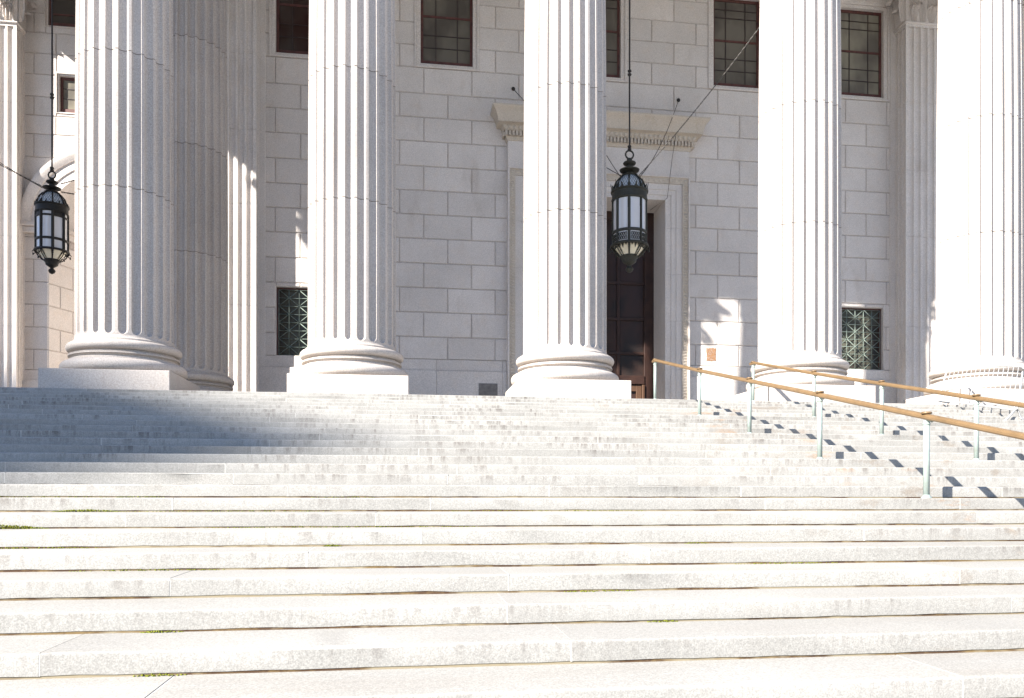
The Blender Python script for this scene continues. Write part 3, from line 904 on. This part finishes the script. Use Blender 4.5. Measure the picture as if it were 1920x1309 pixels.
# ------------------------------------------------------------------ lanterns
def lantern(X, Y, ztop, sc, filigree, label, ceil_z, rot):
    root = empty('lantern', (X, Y, FZ + ztop - 3.45 * sc)); tag(root, label, 'lantern', 'lanterns hanging in the portico')
    def pt(mb, name, m, par=None, sharp=40):
        o = mb.build(name, m, par or root, sharp); return o
    H = lambda z: z * sc
    NP = 8; BZ = M['bronze'] if filigree else M['bronze_dark']
    def A(k): return 2 * math.pi * k / NP + rot
    # z measured up from the finial tip; total 3.45 to ring top
    fr = MB()
    r0 = .455
    fr.lathe([(H(r), H(z)) for r, z in ((.44, 2.02), (.50, 2.03), (.515, 2.06), (.50, 2.10), (.495, 2.26), (.53, 2.28), (.535, 2.31), (.47, 2.33), (.44, 2.31))], n=32, cap=False)
    fr.lathe([(H(r), H(z)) for r, z in ((.43, .74), (.49, .75), (.53, .72), (.55, .75), (.53, .80), (.49, .81), (.44, .80))], n=32, cap=False)
    fr.lathe([(H(r), H(z)) for r, z in ((.44, 1.08), (.495, 1.09), (.50, 1.12), (.49, 1.16), (.44, 1.16))], n=32, cap=False)
    for k in range(NP):
        a = A(k); c_, s_ = math.cos(a), math.sin(a)
        fr.tube([(H(r0 * c_ * 1.03), H(r0 * s_ * 1.03), H(.8)), (H(r0 * c_ * 1.03), H(r0 * s_ * 1.03), H(2.06))], H(.034 if filigree else .05), 6)
        # cone ribs with little scrolls
        fr.tube([(H(.50 * c_), H(.50 * s_), H(.74)), (H(.43 * c_), H(.43 * s_), H(.60)), (H(.30 * c_), H(.30 * s_), H(.47)), (H(.2 * c_), H(.2 * s_), H(.42))], H(.018), 6)
        fr.tube([(H((.53 + .05 * math.cos(t)) * c_), H((.53 + .05 * math.cos(t)) * s_), H(.68 + .05 * math.sin(t))) for t in [i * .8 for i in range(8)]], H(.016), 5)
        fr.ball((H(.55 * c_), H(.55 * s_), H(.60)), H(.028), n=6, k=4)
    if not filigree:
        fr.lathe([(H(r), H(z)) for r, z in ((.44, 1.92), (.485, 1.92), (.485, 1.86), (.44, 1.86))], n=32, cap=False)
    if filigree:
        for k in range(NP):
            a = (A(k) + A(k + 1)) / 2
            for da, h in ((0, .13), (-.2, .06), (.2, .06)):
                p_ = [(H(.50 * math.cos(a + da - .09)), H(.50 * math.sin(a + da - .09)), H(.74)), (H(.50 * math.cos(a + da + .09)), H(.50 * math.sin(a + da + .09)), H(.74)),
                      (H(.44 * math.cos(a + da)), H(.44 * math.sin(a + da)), H(.74 - h))]
                fr.face([fr.vert(v) for v in p_]); fr.face([fr.vert((x * .97, y * .97, z)) for x, y, z in p_][::-1])
    pt(fr, 'frame', BZ)
    cr = MB()
    for k in range(16):
        a = 2 * math.pi * k / 16 + rot
        c_, s_ = math.cos(a), math.sin(a); big = 1.0 if k % 2 == 0 else .6
        b0, b1 = a - .11, a + .11
        tip = (H(.54 * c_), H(.54 * s_), H(2.32 + .24 * big * (1 if filigree else .2)))
        cr.quad((H(.49 * math.cos(b0)), H(.49 * math.sin(b0)), H(2.28)), (H(.49 * math.cos(b1)), H(.49 * math.sin(b1)), H(2.28)), tip, tip)
        cr.tube([(H(.5 * c_), H(.5 * s_), H(2.28)), (H(.5 * c_), H(.5 * s_), H(2.40)), tip], [H(.022), H(.016), H(.004)], 5)
    pt(cr, 'crown', BZ)
    dm = MB()
    dm.lathe([(H(r), H(z)) for r, z in ((.43, 2.30), (.42, 2.42), (.36, 2.58), (.26, 2.70), (.17, 2.76))], n=24, cap=False)
    pt(dm, 'dome', M['dome_glass'])
    lat = MB()
    dp = [(.437, 2.31), (.427, 2.42), (.367, 2.58), (.267, 2.70), (.17, 2.765)]
    for k in range(NP):
        a = A(k)
        lat.tube([(H(r * 1.05 * math.cos(a)), H(r * 1.05 * math.sin(a)), H(z + .01)) for r, z in dp], H(.026), 6)
    for k in range(32):
        for s_ in (-1, 1):
            lat.tube([(H(r * math.cos(k * math.pi / 16 + s_ * j * .22)), H(r * math.sin(k * math.pi / 16 + s_ * j * .22)), H(z)) for j, (r, z) in enumerate(dp)], H(.005), 3)
    pt(lat, 'dome_ribs', BZ)
    cap = MB()
    cap.lathe([(H(r), H(z)) for r, z in ((.12, 2.68), (.22, 2.74), (.235, 2.78), (.17, 2.81), (.12, 2.86), (.27, 2.90), (.285, 2.93), (.20, 2.96), (.10, 2.99), (.09, 3.05), (.17, 3.09), (.185, 3.12), (.17, 3.15), (.08, 3.19), (.075, 3.25), (.045, 3.27), (.0, 3.28))], n=24)
    pt(cap, 'cap', BZ)
    rg = MB()
    rg.tube([(H(.115 * math.cos(a)), 0, H(3.37 + .115 * math.sin(a))) for a in [2 * math.pi * i / 24 for i in range(24)]], H(.026), 8, closed=True)
    pt(rg, 'ring', BZ)
    rd = MB(); L = ceil_z - (FZ + ztop - 3.45 * sc)
    rd.tube([(0, 0, H(3.47)), (0, 0, L)], .024, 8)
    for z in (H(3.52), H(3.6), H(3.6) + 2.05, H(3.6) + 2.15): rd.ball((0, 0, z), .06, .06, .045)
    pt(rd, 'hanging_rod', M['iron'])
    for k in range(NP):
        a0, a1 = A(k) + .09, A(k + 1) - .09
        def strip(z0, z1, ra, rb_):
            g_ = MB(); n_ = 4
            bot = [(H(ra * math.cos(lerp(a0, a1, i / n_))), H(ra * math.sin(lerp(a0, a1, i / n_))), H(z0)) for i in range(n_ + 1)]
            top = [(H(rb_ * math.cos(lerp(a0, a1, i / n_))), H(rb_ * math.sin(lerp(a0, a1, i / n_))), H(z1)) for i in range(n_ + 1)]
            bi = [(x * .96, y * .96, z) for x, y, z in bot]; ti = [(x * .96, y * .96, z) for x, y, z in top]
            g_.rings([bot + bi[::-1], top + ti[::-1]], 0, 1, False, True, True, True)
            return g_
        if filigree:
            pt(strip(1.15, 2.03, r0, r0), 'glass_pane', M['opal'])
        else:
            pt(strip(1.15, 1.87, r0, r0), 'glass_pane', M['opal'])
            if k % 2: pt(strip(1.92, 2.03, r0, r0), 'glass_pane', M['opal'])
            else:
                pt(strip(1.92, 2.03, r0 + .01, r0 + .01), 'metal_panel', BZ)
        pt(strip(.80, 1.09, r0, r0), 'glass_pane', M['opal'])
        pt(strip(.45, .76, .20, .46), 'cone_pane', M['cream'])
    if filigree:
        for k in range(NP):
            fg = MB()
            for i in range(4):
                a = lerp(A(k) + .12, A(k + 1) - .12, (i + .5) / 4)
                for dz in (.89, 1.0):
                    c_, s_ = math.cos(a), math.sin(a)
                    fg.tube([(H(.468 * math.cos(a + .055 * math.cos(t))), H(.468 * math.sin(a + .055 * math.cos(t))), H(dz + .045 * math.sin(t))) for t in [i2 * 2 * math.pi / 10 for i2 in range(10)]], H(.012), 4, closed=True)
            pt(fg, 'filigree_panel', BZ)
    fi = MB()
    fi.lathe([(H(r), H(z)) for r, z in ((.235, .50), (.25, .46), (.235, .42), (.20, .37), (.19, .31), (.12, .26), (.06, .22), (.055, .19), (.10, .15), (.115, .11), (.09, .05), (.03, .01), (0, 0))], n=24)
    pt(fi, 'finial', BZ)
    return root
lantern(6.27, 23.0, 7.76, 1.0, True, 'dark bronze lantern with leafy crown hanging in front of the tall doorway', FZ + SOFFIT + 2.2, .50)
lantern(-10.25, 26.0, 7.39, .86, False, 'dark bronze lantern with plain top hanging before the arched recess', FZ + SOFFIT + 2.2, .42)

# ------------------------------------------------------------------ stay cables
def cable(a, b, sag, label, mat_='iron', r=.011, twist=False, anchor=True, group=None):
    a, b = Vector(a), Vector(b)
    c = MB(); N = 28
    pts = [a.lerp(b, i / N) - Vector((0, 0, sag * 4 * (i / N) * (1 - i / N))) for i in range(N + 1)]
    if twist:
        d = (b - a); L = d.length; n_ = int(L / .04); d.normalize()
        s1 = d.cross(Vector((0, 0, 1))).normalized(); s2 = s1.cross(d)
        for ph in (0, math.pi):
            q = []
            for i in range(n_ + 1):
                t = i / n_; th = ph + i * .9
                q.append(a.lerp(b, t) - Vector((0, 0, sag * 4 * t * (1 - t))) + (s1 * math.cos(th) + s2 * math.sin(th)) * r * 1.1)
            c.tube(q, r * .8, 4)
    else: c.tube(pts, r, 6)
    if anchor: c.ball(b, .065, .05, .065, 10, 6)
    o = c.build('stay_cable', M[mat_]); tag(o, label, 'cable', 'stay cables steadying the lanterns'); return o
LZ = FZ + 7.0
cable((6.05, 23.05, LZ + .08), (3.52, WALL - .02, FZ + 11.58), .25, 'thin dark stay cable from a wall knob left of the tall doorway to the lantern')
cable((6.48, 23.1, LZ - .02), (9.25, WALL - .02, FZ + 11.60), .35, 'thin dark stay cable from a wall knob right of the doorway cornice to the lantern')
cable((6.48, 22.9, LZ + .02), (8.62, 19.15, FZ + 9.55), .12, 'pale twisted chain rising from the lantern towards the column behind the handrail', 'chain', .010, True, False)
cable((6.02, 22.9, LZ - .05), (4.0, 19.3, FZ + 7.3), .10, 'short dark cable from the lantern to the column in front of the doorway', anchor=False)
wr = MB(); wr.tube([(9.02, WALL - .5, FZ + 10.3), (8.90, WALL - .40, FZ + 9.4), (8.76, WALL - .32, FZ + 8.1), (8.5, WALL + .8, FZ + 8.06)], .007, 5)
tag(wr.build('hanging_wire', M['iron']), 'hair thin black wire dangling down the door surround beside the lantern', 'wire')
L2 = FZ + 7.39 - .86 * .5
cable((-10.48, 25.95, L2 - .05), (-15.1, 25.5, FZ + 10.1), .18, 'dark stay cable running up left from the left lantern across the pilaster', anchor=False)
cable((-10.48, 25.9, L2 - .02), (-15.0, 19.4, FZ + 8.95), .2, 'pale twisted chain beside the dark cable left of the left lantern', 'chain', .012, True, False)
cable((-10.05, 26.1, L2 + .15), (-9.0, 31.9, FZ + 11.4), .3, 'twisted chain climbing from the left lantern in front of the arch', 'iron', .012, True, True)
cable((-10.0, 26.0, L2 - .12), (-7.9, 27.2, FZ + 7.35), .12, 'short slack chain running right from the left lantern behind the big column', 'iron', .012, True, False)

# ------------------------------------------------------------------ handrails
def handrail(X, posts, label, top_ext):
    root = empty('handrail', (X, P0 + 9 * D, Z0 + 10 * RS)); tag(root, label, 'handrail', 'handrails in the middle of the steps')
    inv = Matrix.Translation(root.location).inverted()
    pts = []
    for k in posts:
        y = P0 + (k - .5) * D if k < 24 else 17.08
        z = Z0 + k * RS
        m_ = MB(); m_.tube([(X, y, z - .01), (X, y, z + .79)], .0315, 14)
        m_.lathe([(.055, 0), (.055, .006), (.036, .022), (.034, .035)], (X, y, z - .001), 14)
        m_.lathe([(.033, .74), (.038, .745), (.038, .76), (.034, .765)], (X, y, z), 14)
        # curved saddle under the rail
        m_.tube([(X, y, z + .76), (X, y - .03, z + .80), (X, y - .09, z + .798 - .02)], .022, 8)
        o = m_.build('post', M['post'], root); o.matrix_parent_inverse = inv
        c = MB(); c.lathe([(.0, .0), (.05, .0), (.055, .012), (.045, .022), (.0, .026)], (X, y, z + .853), 14)
        o2 = c.build('clamp', M['rail'], o)
        pts.append((X, y, z + .825))
    sl = RS / D
    y0, z0 = pts[-1][1], pts[-1][2]
    low = (X, y0 - .5, z0 - .5 * sl)
    yt, ztop = pts[0][1], pts[0][2]
    path = [(X, yt + top_ext, ztop + .012), (X, yt + .03, ztop + .01), (X, yt - .15, ztop - .012)] + [(p[0], p[1], p[2]) for p in pts[1:]] + [low]
    sq = [(-.040, -.012), (-.030, -.026), (.030, -.026), (.040, -.012), (.040, .008), (.030, .024), (.012, .031), (-.012, .031), (-.030, .024), (-.040, .008)]
    m_ = MB(); m_.tube(path, .04, sq=sq)
    e = m_.build('rail', M['rail'], root, sharp=25); e.matrix_parent_inverse = inv
handrail(5.22, (24, 19, 15, 11, 7, 3, -1), 'nearer brown topped handrail on mint green posts, from doorway down to the right', .12)
handrail(7.41, (24, 19, 15, 11, 7, 3, -1), 'farther brown topped handrail on mint green posts, ending below the barrier', .12)

# ------------------------------------------------------------------ crowd barrier
def barrier():
    # lower-left, lower-right, upper-left, upper-right corners of the leaning panel
    BL, BR = Vector((11.62, 16.85, FZ + .085)), Vector((11.68, 14.55, 3.275))
    TL, TR = Vector((11.99, 17.05, FZ + .93)), Vector((11.98, 14.75, 4.155))
    root = empty('crowd_barrier', (BR.x, BR.y, Z0 + 19 * RS)); tag(root, 'leaning white metal crowd barrier with thin bars in front of the right column', 'barrier')
    inv = Matrix.Translation(root.location).inverted()
    def pt(mb, n_, par=None):
        o = mb.build(n_, M['fence'], par or root)
        if not par: o.matrix_parent_inverse = inv
        return o
    def corner(a, b, c, r=.12):
        u, v = (a - b).normalized(), (c - b).normalized()
        return [b + u * r, b + u * r * .3 + v * r * .05, b + u * r * .05 + v * r * .3, b + v * r]
    f = MB()
    loop = [BL.lerp(TL, .5)] + corner(BL, TL, TR) + corner(TL, TR, BR) + corner(TR, BR, BL) + corner(BR, BL, TL)
    f.tube(loop, .019, 8, closed=True); pt(f, 'frame')
    for i in range(1, 17):
        q = i / 17
        b = MB(); b.tube([BL.lerp(BR, q), TL.lerp(TR, q)], .0075, 6); pt(b, 'bar')
    for C_, k in ((BR, 19), (BL, 24)):
        q = MB(); zf = Z0 + k * RS
        base = C_ + (Vector((0, .12, 0)) if k == 19 else Vector((0, -.05, 0)))
        if k == 19:
            q.tube([C_ + Vector((.02, .1, .12)), C_ + Vector((-.02, .05, .0)), Vector((C_.x - .18, C_.y + .02, zf + .08)), Vector((C_.x - .32, C_.y - .05, zf + .02))], .018, 8)
            q.tube([C_ + Vector((.02, .1, .12)), C_ + Vector((.05, .05, .0)), Vector((C_.x + .10, C_.y + .03, zf + .1)), Vector((C_.x + .17, C_.y + .0, zf + .02))], .018, 8)
        else:
            q.tube([C_ + Vector((-.25, 0, -.06)), C_ + Vector((0, 0, -.02)), C_ + Vector((.25, 0, -.06))], .018, 8)
        pt(q, 'foot')
    h = MB()
    p = BR.lerp(TR, .72)
    h.tube([p, p + Vector((.05, -.06, .03)), p + Vector((.055, -.075, -.06)), p + Vector((.01, -.02, -.1))], .010, 6); pt(h, 'hook')
barrier()

# ------------------------------------------------------------------ weathered notice on the wall
def notice_mat():
    m, n, b = mat('rusty_notice'); q = NB(n); p = q.pos()
    a = q.noise(p, (9, 9, 9), 5, .7); c = q.noise(p, (22, 22, 16), 4, .7)
    col = q.mix(q.rng(a, .45, .55, 0, 1), (.20, .095, .04), (.25, .13, .06))
    col = q.mix(q.rng(c, .53, .58, 0, 1), col, (.27, .22, .19))
    q.link(col, b.inputs['Base Color']); b.inputs['Roughness'].default_value = .8
    return m
nm = MB(); nx, nz = 10, 14
gx0, gx1, gz0, gz1 = 10.26, 10.62, FZ + 2.64, FZ + 3.11
ring = []
for i in range(40):
    a = 2 * math.pi * i / 40; c_, s_ = math.cos(a), math.sin(a)
    k = 1 / max(abs(c_), abs(s_)) * random.uniform(.86, 1.0)
    ring.append(((gx0 + gx1) / 2 + c_ * k * (gx1 - gx0) / 2, (gz0 + gz1) / 2 + s_ * k * (gz1 - gz0) / 2))
nm.rings([[(x, WALL + y, z) for x, z in ring] for y in (.03, -.012)], smooth=False, cap0=True, cap1=True)
tag(nm.build('notice', notice_mat()), 'small weathered orange notice stuck on the sunlit wall beside the doorway', 'notice')

# ------------------------------------------------------------------ tall neighbour whose shadow falls on the steps
SA, CA, TE = math.sin(SUN_AZ), math.cos(SUN_AZ), math.tan(SUN_EL)
def uv(u, l, z): return (u * CA + l * SA, -u * SA + l * CA, z)
L0 = -165.0
H_T = 4.35 - L0 * TE + CZ
c0 = (-9.15, L0); fd = Vector((-1, .24)).normalized(); bd = Vector((-fd.y, fd.x)) if fd.x > 0 else Vector((-.24, -1)).normalized()
cs = [Vector(c0), Vector(c0) + fd * 46, Vector(c0) + fd * 46 + bd * 26, Vector(c0) + bd * 26]
tw = empty('office_tower', uv(c0[0], c0[1], 0)); tag(tw, 'tall stone office tower across the street, out of view to the left', 'building')
invt = Matrix.Translation(tw.location).inverted()
tb = MB(); tb.rings([[uv(p.x, p.y, z) for p in cs[::-1]] for z in (0, H_T)], smooth=False, cap0=True, cap1=True)
o = tb.build('tower_body', M['tower'], tw, recalc=True); o.matrix_parent_inverse = invt
twn = MB()
for fl_ in range(1, 22):
    for i in range(12):
        p = Vector(c0) + fd * (2 + i * 3.6); q = p + fd * 1.7
        n_ = -bd * .05
        z = 2 + fl_ * 3.7
        twn.quad(uv(*(p + n_), z), uv(*(q + n_), z), uv(*(q + n_), z + 2), uv(*(p + n_), z + 2))
o = twn.build('window', M['glass'], tw); o.matrix_parent_inverse = invt; tag(o, kind='stuff')
